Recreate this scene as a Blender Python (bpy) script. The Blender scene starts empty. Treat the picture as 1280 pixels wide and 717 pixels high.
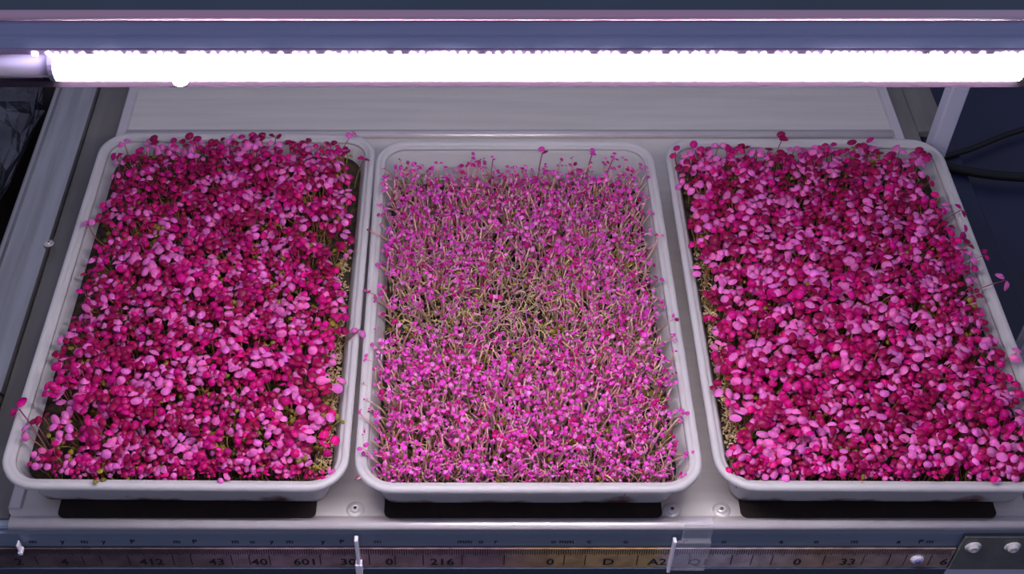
import bpy, math, random
import numpy as np

# ------------------------------------------------------------------ camera, light, exposure
scene = bpy.context.scene
C = scene.collection
PI = math.pi
rad = math.radians

cam_d = bpy.data.cameras.new('camera')
cam_d.sensor_width = 36.0
cam_d.lens = 1574.0 / 1280.0 * 36.0
cam_d.shift_x = 63.0 / 1280.0
cam_d.clip_start = 0.02
cam = bpy.data.objects.new('camera', cam_d)
C.objects.link(cam)
cam.location = (0.0, -0.601, 0.952)
cam.rotation_euler = (rad(90 - 47), 0, 0)
scene.camera = cam

world = bpy.data.worlds.new('room_ambient')
scene.world = world
world.use_nodes = True
wb = world.node_tree.nodes['Background']
wb.inputs['Color'].default_value = (0.66, 0.70, 1.0, 1)
wb.inputs['Strength'].default_value = 0.335

LAMP = 222.0            # emission of the lamp tube
LAMP_COL = (1.0, 0.94, 0.99)

vs = scene.view_settings
vs.view_transform = 'Standard'
vs.look = 'None'
vs.gamma = 1.0
vs.exposure = 0.0
vs.use_curve_mapping = False

rng = np.random.default_rng(11)
random.seed(5)


# ------------------------------------------------------------------ materials
def new_mat(name):
    m = bpy.data.materials.new(name)
    m.use_nodes = True
    nt = m.node_tree
    return m, nt, nt.nodes['Principled BSDF']


def N(nt, t, **kw):
    n = nt.nodes.new(t)
    for k, v in kw.items():
        setattr(n, k, v)
    return n


def noise_mix(nt, scale, c1, c2, lo=0.35, hi=0.65, detail=4, stretch=(1, 1, 1), coord='Object'):
    tc = N(nt, 'ShaderNodeTexCoord')
    mp = N(nt, 'ShaderNodeMapping')
    mp.inputs['Scale'].default_value = stretch
    nz = N(nt, 'ShaderNodeTexNoise')
    nz.inputs['Scale'].default_value = scale
    nz.inputs['Detail'].default_value = detail
    cr = N(nt, 'ShaderNodeValToRGB')
    cr.color_ramp.elements[0].position = lo
    cr.color_ramp.elements[0].color = (*c1, 1)
    cr.color_ramp.elements[1].position = hi
    cr.color_ramp.elements[1].color = (*c2, 1)
    nt.links.new(tc.outputs[coord], mp.inputs['Vector'])
    nt.links.new(mp.outputs['Vector'], nz.inputs['Vector'])
    nt.links.new(nz.outputs['Fac'], cr.inputs['Fac'])
    return cr, nz


def plain(name, c, rough=0.5, metal=0.0, c2=None, scale=30, spec=0.5, bump=0.0, stretch=(1, 1, 1)):
    m, nt, b = new_mat(name)
    b.inputs['Roughness'].default_value = rough
    b.inputs['Metallic'].default_value = metal
    b.inputs['Specular IOR Level'].default_value = spec
    c2 = c2 or tuple(x * 0.85 for x in c)
    cr, nz = noise_mix(nt, scale, c, c2, stretch=stretch)
    nt.links.new(cr.outputs['Color'], b.inputs['Base Color'])
    if bump:
        bp = N(nt, 'ShaderNodeBump')
        bp.inputs['Strength'].default_value = bump
        bp.inputs['Distance'].default_value = 0.002
        nt.links.new(nz.outputs['Fac'], bp.inputs['Height'])
        nt.links.new(bp.outputs['Normal'], b.inputs['Normal'])
    return m


def emit(name, c, s):
    m, nt, b = new_mat(name)
    b.inputs['Base Color'].default_value = (0.9, 0.9, 0.9, 1)
    b.inputs['Emission Color'].default_value = (*c, 1)
    b.inputs['Emission Strength'].default_value = s
    return m


M = {}
M['steel'] = plain('brushed_steel', (0.70, 0.645, 0.62), 0.42, 0.15, (0.63, 0.58, 0.56), 6, bump=0.0, stretch=(1, 14, 1))
M['steel_rail'] = plain('rail_steel', (0.58, 0.56, 0.58), 0.30, 0.95, (0.42, 0.40, 0.41), 5, stretch=(14, 1, 1))
M['steel_dark'] = plain('dark_steel', (0.24, 0.22, 0.21), 0.45, 0.3, (0.16, 0.145, 0.14), 5, stretch=(6, 1, 1))  # darker steel for the sunken strips
M['steel_lip'] = plain('lip_steel', (0.72, 0.66, 0.68), 0.35, 0.4, (0.66, 0.58, 0.62), 20)
M['slate'] = plain('slate_paint', (0.21, 0.25, 0.34), 0.42, 0.05, (0.185, 0.225, 0.31), 12, stretch=(1, 1, 10))
M['slate_dark'] = plain('dark_slate_paint', (0.06, 0.075, 0.12), 0.5, 0.0, (0.05, 0.065, 0.105), 12)
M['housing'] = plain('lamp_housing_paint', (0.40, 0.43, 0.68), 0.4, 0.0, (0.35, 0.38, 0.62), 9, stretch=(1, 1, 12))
M['housing_top'] = plain('lamp_housing_top_shade', (0.085, 0.125, 0.18), 0.5, 0.0, (0.07, 0.105, 0.155), 9)  # unlit top of the housing: its shade is put into the colour
M['pink_highlight'] = plain('pink_highlight', (0.85, 0.45, 0.62), 0.45, 0.0, (0.78, 0.60, 0.72), 3, stretch=(1, 1, 1))  # pink highlight along the ridge is put into the colour
M['purple_trim'] = plain('violet_trim', (0.036, 0.018, 0.036), 0.7, 0.0, (0.030, 0.015, 0.031), 6)
M['violet_front'] = plain('violet_front_trim', (0.50, 0.34, 0.55), 0.5, 0.0, (0.45, 0.29, 0.50), 6)
M['lamp_alu'] = plain('lamp_aluminium', (0.34, 0.31, 0.38), 0.4, 0.2, (0.30, 0.27, 0.34), 10)
M['seam'] = plain('seam_grey', (0.28, 0.25, 0.30), 0.5)
M['post'] = plain('post_paint', (0.60, 0.58, 0.72), 0.4, 0.0, (0.55, 0.53, 0.68), 10)
M['navy'] = plain('navy_plastic', (0.022, 0.028, 0.085), 0.5, 0.0, (0.012, 0.015, 0.045), 5)
M['black'] = plain('black_rubber', (0.006, 0.006, 0.008), 0.6)
M['floor'] = plain('dark_floor', (0.018, 0.018, 0.028), 0.6, 0.0, (0.012, 0.012, 0.02), 3)
M['brown'] = plain('brown_board', (0.045, 0.026, 0.018), 0.6, 0.0, (0.025, 0.015, 0.011), 14, stretch=(8, 1, 1))
M['ink'] = plain('black_ink', (0.012, 0.010, 0.014), 0.6)
M['screw'] = plain('screw_steel', (0.80, 0.74, 0.75), 0.3, 0.3, (0.74, 0.68, 0.70), 60)
M['screw_hole'] = plain('screw_recess', (0.06, 0.03, 0.035), 0.6)
M['washer'] = plain('washer_steel', (0.70, 0.65, 0.64), 0.4, 0.2)
M['bracket'] = plain('bracket_steel', (0.20, 0.20, 0.205), 0.5, 0.4, (0.15, 0.15, 0.15), 40)
M['hull'] = plain('seed_hull', (0.62, 0.50, 0.27), 0.6, 0.0, (0.50, 0.33, 0.20), 300)
M['rivet'] = plain('rivet_white', (0.75, 0.72, 0.85), 0.35)
M['rivet_blue'] = plain('rivet_blue', (0.16, 0.14, 0.45), 0.4)
M['lamp'] = emit('lamp_tube_glow', LAMP_COL, LAMP)
M['led'] = emit('led_glow', (1.0, 0.93, 1.0), 14.0)


def mat_soil():
    m, nt, b = new_mat('dark_growing_soil')
    b.inputs['Roughness'].default_value = 0.9
    cr, nz = noise_mix(nt, 160, (0.012, 0.007, 0.005), (0.075, 0.05, 0.022), 0.3, 0.75)
    nt.links.new(cr.outputs['Color'], b.inputs['Base Color'])
    bp = N(nt, 'ShaderNodeBump')
    bp.inputs['Strength'].default_value = 0.8
    bp.inputs['Distance'].default_value = 0.004
    nt.links.new(nz.outputs['Fac'], bp.inputs['Height'])
    nt.links.new(bp.outputs['Normal'], b.inputs['Normal'])
    return m


M['soil'] = mat_soil()


def mat_tray():
    m, nt, b = new_mat('white_tray_plastic')
    b.inputs['Roughness'].default_value = 0.38
    b.inputs['Specular IOR Level'].default_value = 0.4
    b.inputs['Subsurface Weight'].default_value = 0.0
    cr, nz = noise_mix(nt, 9, (0.80, 0.775, 0.80), (0.74, 0.71, 0.75), 0.4, 0.7)
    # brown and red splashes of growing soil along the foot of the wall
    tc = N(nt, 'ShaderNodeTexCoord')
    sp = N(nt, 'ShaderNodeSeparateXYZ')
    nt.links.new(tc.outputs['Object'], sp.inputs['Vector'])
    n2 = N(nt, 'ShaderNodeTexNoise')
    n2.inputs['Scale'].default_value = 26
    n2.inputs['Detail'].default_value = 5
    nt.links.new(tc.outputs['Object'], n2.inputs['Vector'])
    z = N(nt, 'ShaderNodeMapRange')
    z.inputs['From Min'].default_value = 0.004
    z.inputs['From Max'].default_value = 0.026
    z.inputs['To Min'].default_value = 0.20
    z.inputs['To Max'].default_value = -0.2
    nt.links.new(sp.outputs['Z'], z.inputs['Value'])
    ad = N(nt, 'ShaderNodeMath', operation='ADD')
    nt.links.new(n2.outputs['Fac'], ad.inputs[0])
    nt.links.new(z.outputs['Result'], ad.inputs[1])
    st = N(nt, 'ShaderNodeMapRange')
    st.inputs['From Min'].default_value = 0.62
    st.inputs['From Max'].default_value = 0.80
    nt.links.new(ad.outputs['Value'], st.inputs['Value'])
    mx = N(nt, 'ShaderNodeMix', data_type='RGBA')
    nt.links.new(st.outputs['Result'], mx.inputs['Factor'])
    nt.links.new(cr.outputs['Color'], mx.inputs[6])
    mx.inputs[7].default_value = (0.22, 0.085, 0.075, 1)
    nt.links.new(mx.outputs[2], b.inputs['Base Color'])
    # thin milky plastic lets light through
    t = N(nt, 'ShaderNodeBsdfTranslucent')
    nt.links.new(mx.outputs[2], t.inputs['Color'])
    ms = N(nt, 'ShaderNodeMixShader')
    ms.inputs['Fac'].default_value = 0.48
    nt.links.new(b.outputs['BSDF'], ms.inputs[1])
    nt.links.new(t.outputs['BSDF'], ms.inputs[2])
    nt.links.new(ms.outputs['Shader'], nt.nodes['Material Output'].inputs['Surface'])
    return m


M['tray'] = mat_tray()


def mat_attr(name, rough, spec, transl, coat=0.0, emis=0.0):
    m, nt, b = new_mat(name)
    a = N(nt, 'ShaderNodeAttribute', attribute_name='Col')
    nt.links.new(a.outputs['Color'], b.inputs['Base Color'])
    b.inputs['Roughness'].default_value = rough
    b.inputs['Specular IOR Level'].default_value = spec
    b.inputs['Coat Weight'].default_value = coat
    b.inputs['Coat Roughness'].default_value = 0.35
    if transl:
        t = N(nt, 'ShaderNodeBsdfTranslucent')
        nt.links.new(a.outputs['Color'], t.inputs['Color'])
        mx = N(nt, 'ShaderNodeMixShader')
        mx.inputs['Fac'].default_value = transl
        out = nt.nodes['Material Output']
        nt.links.new(b.outputs['BSDF'], mx.inputs[1])
        nt.links.new(t.outputs['BSDF'], mx.inputs[2])
        nt.links.new(mx.outputs['Shader'], out.inputs['Surface'])
    return m


M['leaf'] = mat_attr('magenta_leaf', 0.42, 0.30, 0.34, 0.08)
M['stem'] = mat_attr('seedling_stem', 0.5, 0.4, 0.40)


def mat_ruler():
    m, nt, b = new_mat('aged_shaded_ruler')
    b.inputs['Roughness'].default_value = 0.35
    tc = N(nt, 'ShaderNodeTexCoord')
    sp = N(nt, 'ShaderNodeSeparateXYZ')
    nt.links.new(tc.outputs['Object'], sp.inputs['Vector'])
    mr = N(nt, 'ShaderNodeMapRange')
    mr.inputs['From Min'].default_value = -0.43
    mr.inputs['From Max'].default_value = 0.446
    nt.links.new(sp.outputs['X'], mr.inputs['Value'])
    cr = N(nt, 'ShaderNodeValToRGB')
    e = cr.color_ramp.elements
    e[0].position = 0.0
    e[0].color = (0.12, 0.085, 0.10, 1)  # darker left end: weaker light there is put into the colour
    e[1].position = 1.0
    e[1].color = (0.34, 0.24, 0.23, 1)
    for p, c in ((0.2, (0.15, 0.10, 0.115)), (0.27, (0.32, 0.20, 0.25)), (0.42, (0.30, 0.18, 0.21)),
                 (0.52, (0.26, 0.15, 0.19)), (0.585, (0.46, 0.29, 0.15)), (0.69, (0.50, 0.33, 0.16)),
                 (0.715, (0.62, 0.52, 0.62)), (0.79, (0.50, 0.40, 0.44)), (0.86, (0.40, 0.26, 0.20)), (0.93, (0.36, 0.25, 0.24))):  # lavender stretch: the clip's bright reflection is put into the colour
        q = e.new(p)
        q.color = (*c, 1)
    nt.links.new(mr.outputs['Result'], cr.inputs['Fac'])
    nz = N(nt, 'ShaderNodeTexNoise')
    nz.inputs['Scale'].default_value = 70
    mx = N(nt, 'ShaderNodeMix', data_type='RGBA', blend_type='MULTIPLY')
    nt.links.new(tc.outputs['Object'], nz.inputs['Vector'])
    nt.links.new(cr.outputs['Color'], mx.inputs[6])
    r2 = N(nt, 'ShaderNodeValToRGB')
    r2.color_ramp.elements[0].color = (0.7, 0.66, 0.68, 1)
    r2.color_ramp.elements[0].position = 0.35
    r2.color_ramp.elements[1].position = 0.6
    nt.links.new(nz.outputs['Fac'], r2.inputs['Fac'])
    nt.links.new(r2.outputs['Color'], mx.inputs[7])
    mx.inputs['Factor'].default_value = 1.0
    nt.links.new(mx.outputs[2], b.inputs['Base Color'])
    return m


M['ruler'] = mat_ruler()


def mat_clear(name, c, alpha=0.75, rough=0.15):
    m, nt, b = new_mat(name)
    b.inputs['Base Color'].default_value = (*c, 1)
    b.inputs['Roughness'].default_value = rough
    b.inputs['Alpha'].default_value = alpha
    return m


M['clear'] = mat_clear('milky_clear_plastic', (0.85, 0.80, 0.90), 0.16)
M['clear_edge'] = mat_clear('clear_plastic_edge', (0.92, 0.85, 0.98), 0.95)


def mat_bag():
    m, nt, b = new_mat('dark_crinkled_film')
    b.inputs['Roughness'].default_value = 0.22
    b.inputs['Metallic'].default_value = 0.75
    b.inputs['Specular IOR Level'].default_value = 0.9
    b.inputs['Coat Weight'].default_value = 0.6
    cr, nz = noise_mix(nt, 14, (0.05, 0.05, 0.065), (0.16, 0.16, 0.20), 0.35, 0.7)
    nt.links.new(cr.outputs['Color'], b.inputs['Base Color'])
    bp = N(nt, 'ShaderNodeBump')
    bp.inputs['Strength'].default_value = 0.9
    bp.inputs['Distance'].default_value = 0.01
    nt.links.new(nz.outputs['Fac'], bp.inputs['Height'])
    nt.links.new(bp.outputs['Normal'], b.inputs['Normal'])
    return m


M['bag'] = mat_bag()


# ------------------------------------------------------------------ mesh helpers
def mesh_np(name, verts, faces, mats, mat_idx=None, col=None, smooth=True):
    me = bpy.data.meshes.new(name)
    me.from_pydata([tuple(v) for v in np.asarray(verts).tolist()] if not isinstance(verts, list) else verts, [], faces)
    for m in (mats if isinstance(mats, (list, tuple)) else [mats]):
        me.materials.append(M[m])
    if mat_idx is not None:
        me.polygons.foreach_set('material_index', np.asarray(mat_idx, dtype=np.int32))
    if smooth:
        me.polygons.foreach_set('use_smooth', np.ones(len(me.polygons), dtype=bool))
    if col is not None:
        a = me.attributes.new('Col', 'FLOAT_COLOR', 'POINT')
        c4 = np.ones((len(col), 4), dtype=np.float32)
        c4[:, :3] = col
        a.data.foreach_set('color', c4.ravel())
    me.update()
    return me


def link(name, me, parent=None, loc=None):
    o = bpy.data.objects.new(name, me)
    C.objects.link(o)
    if parent:
        o.parent = parent
    if loc:
        o.location = loc
    return o


def thing(name, label, cat, loc=(0, 0, 0), rotz=0.0, group=None):
    o = bpy.data.objects.new(name, None)
    o.empty_display_size = 0.02
    C.objects.link(o)
    o.location = loc
    o.rotation_euler = (0, 0, rotz)
    return tag(o, label, cat, group)


def tag(o, label, cat=None, group=None, kind=None):
    o['label'] = label
    if cat:
        o['category'] = cat
    if group:
        o['group'] = group
    if kind:
        o['kind'] = kind
    return o


def bevel_box(x0, x1, y0, y1, z0, z1, b=0.001):
    """box with chamfered edges: three stacked loops of an octagon-like outline"""
    b = min(b, (x1 - x0) * .45, (y1 - y0) * .45, (z1 - z0) * .45)

    def loop(i, z):
        a0, a1, c0, c1 = x0 + i, x1 - i, y0 + i, y1 - i
        return [(a0 + b, c0, z), (a1 - b, c0, z), (a1, c0 + b, z), (a1, c1 - b, z),
                (a1 - b, c1, z), (a0 + b, c1, z), (a0, c1 - b, z), (a0, c0 + b, z)]
    v = loop(b, z0) + loop(0, z0 + b) + loop(0, z1 - b) + loop(b, z1)
    f = [list(range(7, -1, -1)), list(range(24, 32))]
    for k in range(3):
        for i in range(8):
            j = (i + 1) % 8
            f.append([k * 8 + i, k * 8 + j, k * 8 + 8 + j, k * 8 + 8 + i])
    return v, f


def box_obj(name, dims, mat, parent=None, b=0.001):
    v, f = bevel_box(*dims, b)
    return link(name, mesh_np(name, v, f, mat, smooth=False), parent)


def extrude_x(name, prof, x0, x1, mat, parent=None, smooth=False, closed=True):
    """profile of (y, z) points run along x"""
    n = len(prof)
    v = [(x0, y, z) for y, z in prof] + [(x1, y, z) for y, z in prof]
    f = []
    for i in range(n if closed else n - 1):
        j = (i + 1) % n
        f.append([i, j, n + j, n + i])
    if closed:
        f.append(list(range(n - 1, -1, -1)))
        f.append(list(range(n, 2 * n)))
    me = mesh_np(name, v, f, mat, smooth=smooth)
    return link(name, me, parent)


def tube_along(pts, radii, sides=8, cap=True):
    pts = np.asarray(pts, float)
    n = len(pts)
    v, f = [], []
    for i in range(n):
        t = pts[min(i + 1, n - 1)] - pts[max(i - 1, 0)]
        t /= np.linalg.norm(t)
        a = np.cross(t, (0.31, 0.95, 0.05))
        a /= np.linalg.norm(a)
        b = np.cross(t, a)
        r = radii[i] if hasattr(radii, '__len__') else radii
        for k in range(sides):
            w = 2 * PI * k / sides
            v.append(tuple(pts[i] + r * (math.cos(w) * a + math.sin(w) * b)))
    for i in range(n - 1):
        for k in range(sides):
            q = (k + 1) % sides
            f.append([i * sides + k, i * sides + q, (i + 1) * sides + q, (i + 1) * sides + k])
    if cap:
        f.append(list(range(sides - 1, -1, -1)))
        f.append([(n - 1) * sides + k for k in range(sides)])
    return v, f


def lathe(prof, sides=16, axis='z'):
    """(r, h) profile; first and last r may be 0"""
    v, f = [], []
    for r, h in prof:
        for k in range(sides):
            w = 2 * PI * k / sides
            p = (r * math.cos(w), r * math.sin(w), h)
            v.append(p if axis == 'z' else (p[0], -p[2], p[1]))
    for i in range(len(prof) - 1):
        for k in range(sides):
            q = (k + 1) % sides
            f.append([i * sides + k, i * sides + q, (i + 1) * sides + q, (i + 1) * sides + k])
    f.append([(len(prof) - 1) * sides + k for k in range(sides)])
    f.append(list(range(sides - 1, -1, -1)))
    return v, f


# ------------------------------------------------------------------ setting: floor
FZ = -0.80
fl = box_obj('floor', (-3, 3, -2, 4, FZ - 0.05, FZ), 'floor', b=0.002)
tag(fl, 'dark floor far below the rack', None, None, 'structure')

wb_ = box_obj('wall_back', (-3, 3, 3.95, 4.0, FZ, 1.8), 'navy', b=0.002)
tag(wb_, 'dark wall far behind the rack', None, None, 'structure')

# ------------------------------------------------------------------ rack with the shelf
PX0, PX1 = -0.4030, 0.5150          # plate
PY0, PY1 = 0.0057, 0.82
rack = thing('metal_rack', 'grey steel growing rack shelf with slate blue front carrying the three trays', 'rack', (0, 0, FZ))


def rk(o):
    o.parent = rack
    o.matrix_parent_inverse = rack.matrix_world.inverted()
    o.location = (0, 0, -FZ)
    return o


def rounded_plate(x0, x1, y0, y1, z0, z1, r, n=6):
    loop = []
    for cx, cy, a0 in ((x0 + r, y0 + r, PI), (x1 - r, y0 + r, 1.5 * PI), (x1 - r, y1 - r, 0), (x0 + r, y1 - r, .5 * PI)):
        for k in range(n + 1):
            a = a0 + .5 * PI * k / n
            loop.append((cx + r * math.cos(a), cy + r * math.sin(a)))
    m = len(loop)
    v = [(x, y, z0) for x, y in loop] + [(x, y, z1) for x, y in loop]
    f = [list(range(m - 1, -1, -1)), list(range(m, 2 * m))]
    for i in range(m):
        j = (i + 1) % m
        f.append([i, j, m + j, m + i])
    return v, f


v, f = rounded_plate(PX0 + 0.001, PX1 - 0.001, PY0 + 0.003, PY1, -0.004, 0.0, 0.010)
rk(link('shelf_plate', mesh_np('shelf_plate', v, f, 'steel', smooth=False)))
# raised seams along both sides of the plate
for sx in (PX0, PX1 - 0.013):
    pr = [(sx, 0.0), (sx + .002, 0.0022), (sx + .011, 0.0022), (sx + .013, 0.0)]
    vv = [(x, PY0 + .012, z) for x, z in pr] + [(x, PY1, z) for x, z in pr]
    ff = [[0, 1, 2, 3], [7, 6, 5, 4], [0, 4, 5, 1], [1, 5, 6, 2], [2, 6, 7, 3], [3, 7, 4, 0]]
    rk(link('plate_seam', mesh_np('plate_seam', vv, ff, 'steel_lip', smooth=False)))
# raised ridge across the plate behind the trays
rk(extrude_x('back_ridge', [(0.522, 0), (0.5235, 0.004), (0.526, 0.0055), (0.531, 0.0055), (0.5335, 0.004), (0.535, 0)],
             PX0 + .014, PX1 - .014, 'steel_lip', smooth=True))
# rounded bright front lip
lip = [(0.0035 + 0.0045 * math.cos(a) * 1.0, -0.0045 + 0.0045 * math.sin(a)) for a in np.linspace(PI / 2, 1.5 * PI, 8)]
lip = [(0.010, 0.0003)] + lip + [(0.010, -0.009)]
rk(extrude_x('front_lip', lip, PX0 + 0.004, 0.60, 'steel_lip', smooth=True))
# slate blue front face: two folds and a lower rail
face = [(0.006, -0.009), (0.0045, -0.011), (0.0060, -0.0165), (0.0035, -0.0185), (0.0035, -0.0750), (0.012, -0.0750), (0.012, -0.009)]
rk(extrude_x('front_face', face, -0.50, 0.60, 'slate'))
rk(extrude_x('lower_rail', [(0.002, -0.0762), (0.002, -0.130), (0.016, -0.130), (0.016, -0.0762)], -0.50, 0.447, 'slate_dark'))
rk(extrude_x('lower_rail', [(0.002, -0.0762), (0.002, -0.130), (0.016, -0.130), (0.016, -0.0762)], 0.448, 0.60, 'post'))


# channel rails beside the plate
def rail(x0, x1, flip):
    w = x1 - x0
    pr = [(0, -.03), (0, .0065), (.0025, .0085), (.0055, .0085), (.0075, .005), (w * .45, .002), (w * .72, .0035), (w, -.002), (w, -.03)]
    pts = [((x1 - a) if flip else (x0 + a), z) for a, z in pr]
    n = len(pts)
    vv = [(x, 0.014, z) for x, z in pts] + [(x, 0.84, z) for x, z in pts]
    ff = [[i, (i + 1) % n, n + (i + 1) % n, n + i] for i in range(n)] + [list(range(n)), list(range(2 * n - 1, n - 1, -1))]
    return rk(link('side_rail', mesh_np('side_rail', vv, ff, 'steel_rail', smooth=False)))


rail(-0.4885, -0.4430, False)
# sunken strips between plate and rails
for a, b_ in ((-0.4425, -0.4035), (0.5155, 0.5390)):
    rk(box_obj('sunken_strip', (a, b_, 0.014, 0.84, -0.020, -0.010), 'steel_dark'))
rk(box_obj('sunken_strip', (0.5392, 0.5740, 0.548, 0.84, -0.020, -0.010), 'steel_dark'))
rk(box_obj('back_rail', (-0.4885, 0.560, 0.842, 0.862, -0.05, 0.010), 'steel_rail'))
# uprights
for x, y in ((-0.512, 0.822), (0.5395, 0.502), (0.5395, 0.845)):
    rk(box_obj('post', (x, x + 0.020, y, y + 0.020, FZ, 0.55), 'post', b=0.002))
for x, y in ((-0.512, 0.02), (0.5395, 0.02)):
    rk(box_obj('post', (x, x + 0.020, y, y + 0.020, FZ, -0.012), 'post', b=0.002))


def screw(x, y, r=0.0046, parent=rack, vertical=False, zz=0.0):
    ax = 'y' if vertical else 'z'
    base = (x, y, zz - FZ)
    wv, wf = lathe([(r * 1.75, 0.0), (r * 1.7, 0.0008), (r, 0.0012)], 20, ax)
    w = link('washer', mesh_np('washer', wv, wf, 'washer'), parent, base)
    sv, sf = lathe([(r, 0.0010), (r * .98, 0.0022), (r * .7, 0.0030), (r * .36, 0.0032), (r * .34, 0.0020), (r * .1, .0019)], 16, ax)
    s = link('screw', mesh_np('screw', sv, sf, 'screw'), parent, base)
    hv, hf = lathe([(r * .36, 0.0030), (r * .30, 0.0035), (r * .05, 0.0035)], 6, ax)
    h = link('socket', mesh_np('socket', hv, hf, 'screw_hole'), s)
    return s


for p in ((-0.0944, 0.0170), (0.1866, 0.0162), (0.2306, 0.0162)):
    screw(*p)
# small screw at the left rail
screw(-0.4405, 0.350, 0.003)

# bracket at the right end of the front
br = box_obj('corner_bracket', (0.4475, 0.60, -0.0005, 0.004, -0.0735, -0.0175), 'bracket', b=0.0008)
rk(br)
for x in (0.4590, 0.4945):
    r = 0.0062
    sv, sf = lathe([(r * 1.2, 0.0), (r * 1.15, .001), (r * .8, .0012), (r * .75, .0035), (r * .5, .0045), (r * .4, .0030), (r * .1, .0029)], 18, 'y')
    link('bolt', mesh_np('bolt', sv, sf, 'screw'), br, (x, -0.0005, -0.0335))

# dark latch on the left rail
lt = thing('rail_latch', 'small dark latch clipped on the steel rail beside the leftmost tray', 'latch', (-0.452, 0.136, 0.002))
box_obj('latch_body', (-0.012, 0.004, -0.006, 0.006, 0, 0.010), 'black', lt, b=0.002)
v, f = tube_along([(0.003, 0.002, 0.008), (0.008, 0.003, 0.012), (0.013, 0.004, 0.010), (0.017, 0.003, 0.004)], 0.0012, 6)
link('latch_hook', mesh_np('latch_hook', v, f, 'black'), lt)

# ------------------------------------------------------------------ ruler strip on the front face
ruler = thing('ruler_strip', 'long aged pinkish brown measuring ruler along the slate shelf front', 'ruler', (0, 0.0035, -0.0725))
RZ = -0.0725
box_obj('ruler_body', (-0.455, 0.4465, -0.0030, -0.0001, 0.0015, 0.0335), 'ruler', ruler, b=0.0006)
box_obj('ruler_edge', (-0.455, 0.4465, -0.0042, -0.0001, -0.0010, 0.0012), 'slate_dark', ruler, b=0.0004)
YF = -0.0032
tv, tf = [], []


def quad_print(x0, x1, z0, z1):
    k = len(tv)
    tv.extend([(x0, YF, z0), (x1, YF, z0), (x1, YF, z1), (x0, YF, z1)])
    tf.append([k, k + 1, k + 2, k + 3])


x = -0.45
i = 0
while x < 0.444:
    h = 0.0075 if i % 5 else 0.0095
    quad_print(x, x + 0.0008, 0.0325 - h, 0.0325)
    x += 0.00215
    i += 1
quad_print(-0.45, 0.4455, 0.0322, 0.0333)
tk = link('tick_marks', mesh_np('tick_marks', tv, tf, 'ink', smooth=False), ruler)
tk['kind'] = 'stuff'
for px in (30, 90, 113, 149, 206, 229, 281, 304, 330, 395, 458, 491, 527, 577, 631, 708, 735, 802, 869, 923, 949, 975, 1042, 1092, 1125, 1146, 1178):
    X = (px - 577) * 0.000710
    tv, tf = [], []
    quad_print(X, X + 0.0009, 0.006, 0.0235)
    link('division_line', mesh_np('division_line', tv, tf, 'ink', smooth=False), ruler)


def lettering(name, body, X, z, size, parent, y):
    cu = bpy.data.curves.new(name, 'FONT')
    cu.body = body
    cu.size = size
    cu.align_x = 'CENTER'
    cu.offset = size * 0.018
    cu.resolution_u = 2
    tmp = bpy.data.objects.new('tmp_' + name, cu)
    C.objects.link(tmp)
    dg = bpy.context.evaluated_depsgraph_get()
    me = bpy.data.meshes.new_from_object(tmp.evaluated_get(dg))
    bpy.data.objects.remove(tmp)
    me.name = name
    me.materials.clear()
    me.materials.append(M['ink'])
    o = link(name, me, parent, (X, y, z))
    o.rotation_euler = (PI / 2, 0, 0)
    return o


SC = 0.000710
for px, t in ((7, '2'), (66, '4'), (178, '412'), (262, '43'), (317, '40'), (376, '601'), (431, '30'), (484, '0'), (552, '216'),
              (691, '0'), (766, 'D'), (829, 'A2'), (882, 'Q1'), (1009, '0'), (1074, '33'), (1198, '6')):
    lettering('numeral', t, (px - 577) * SC, 0.0065, 0.0150, ruler, YF - 0.0001)
for px, t in ((26, 'm'), (64, 'y'), (92, 'm'), (117, 'y'), (154, 'P'), (211, 'm'), (234, 'P'), (286, 'm'), (308, 'o'), (333, 'y'), (356, 'm'),
              (399, 'y'), (423, 'P'), (469, 'm'), (581, 'mm'), (602, 'o'), (621, 'r'), (695, 'o'), (712, 'mm'), (741, 'c'), (788, 'o'),
              (864, 'P'), (914, 'o'), (988, 'a'), (1033, 'o'), (1082, 'm'), (1139, 'a'), (1167, 'P'), (1179, 'm')):
    lettering('upper_mark', t, (px - 577) * SC * 0.985, 0.0385, 0.0088, ruler, -0.0003)

rv, rf = lathe([(0.0062, 0), (0.0060, .0015), (0.0045, .0028), (0.0030, .0030)], 14, 'y')
rivet = thing('rivet', 'round white rivet with a violet centre on the ruler', 'rivet', (0.4150, 0.0005, -0.0560))
link('rivet_head', mesh_np('rivet_head', rv, rf, 'rivet'), rivet)
rv, rf = lathe([(0.0030, .0030), (0.0026, .0038), (0.001, .0040)], 10, 'y')
link('rivet_core', mesh_np('rivet_core', rv, rf, 'rivet_blue'), rivet)

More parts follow.
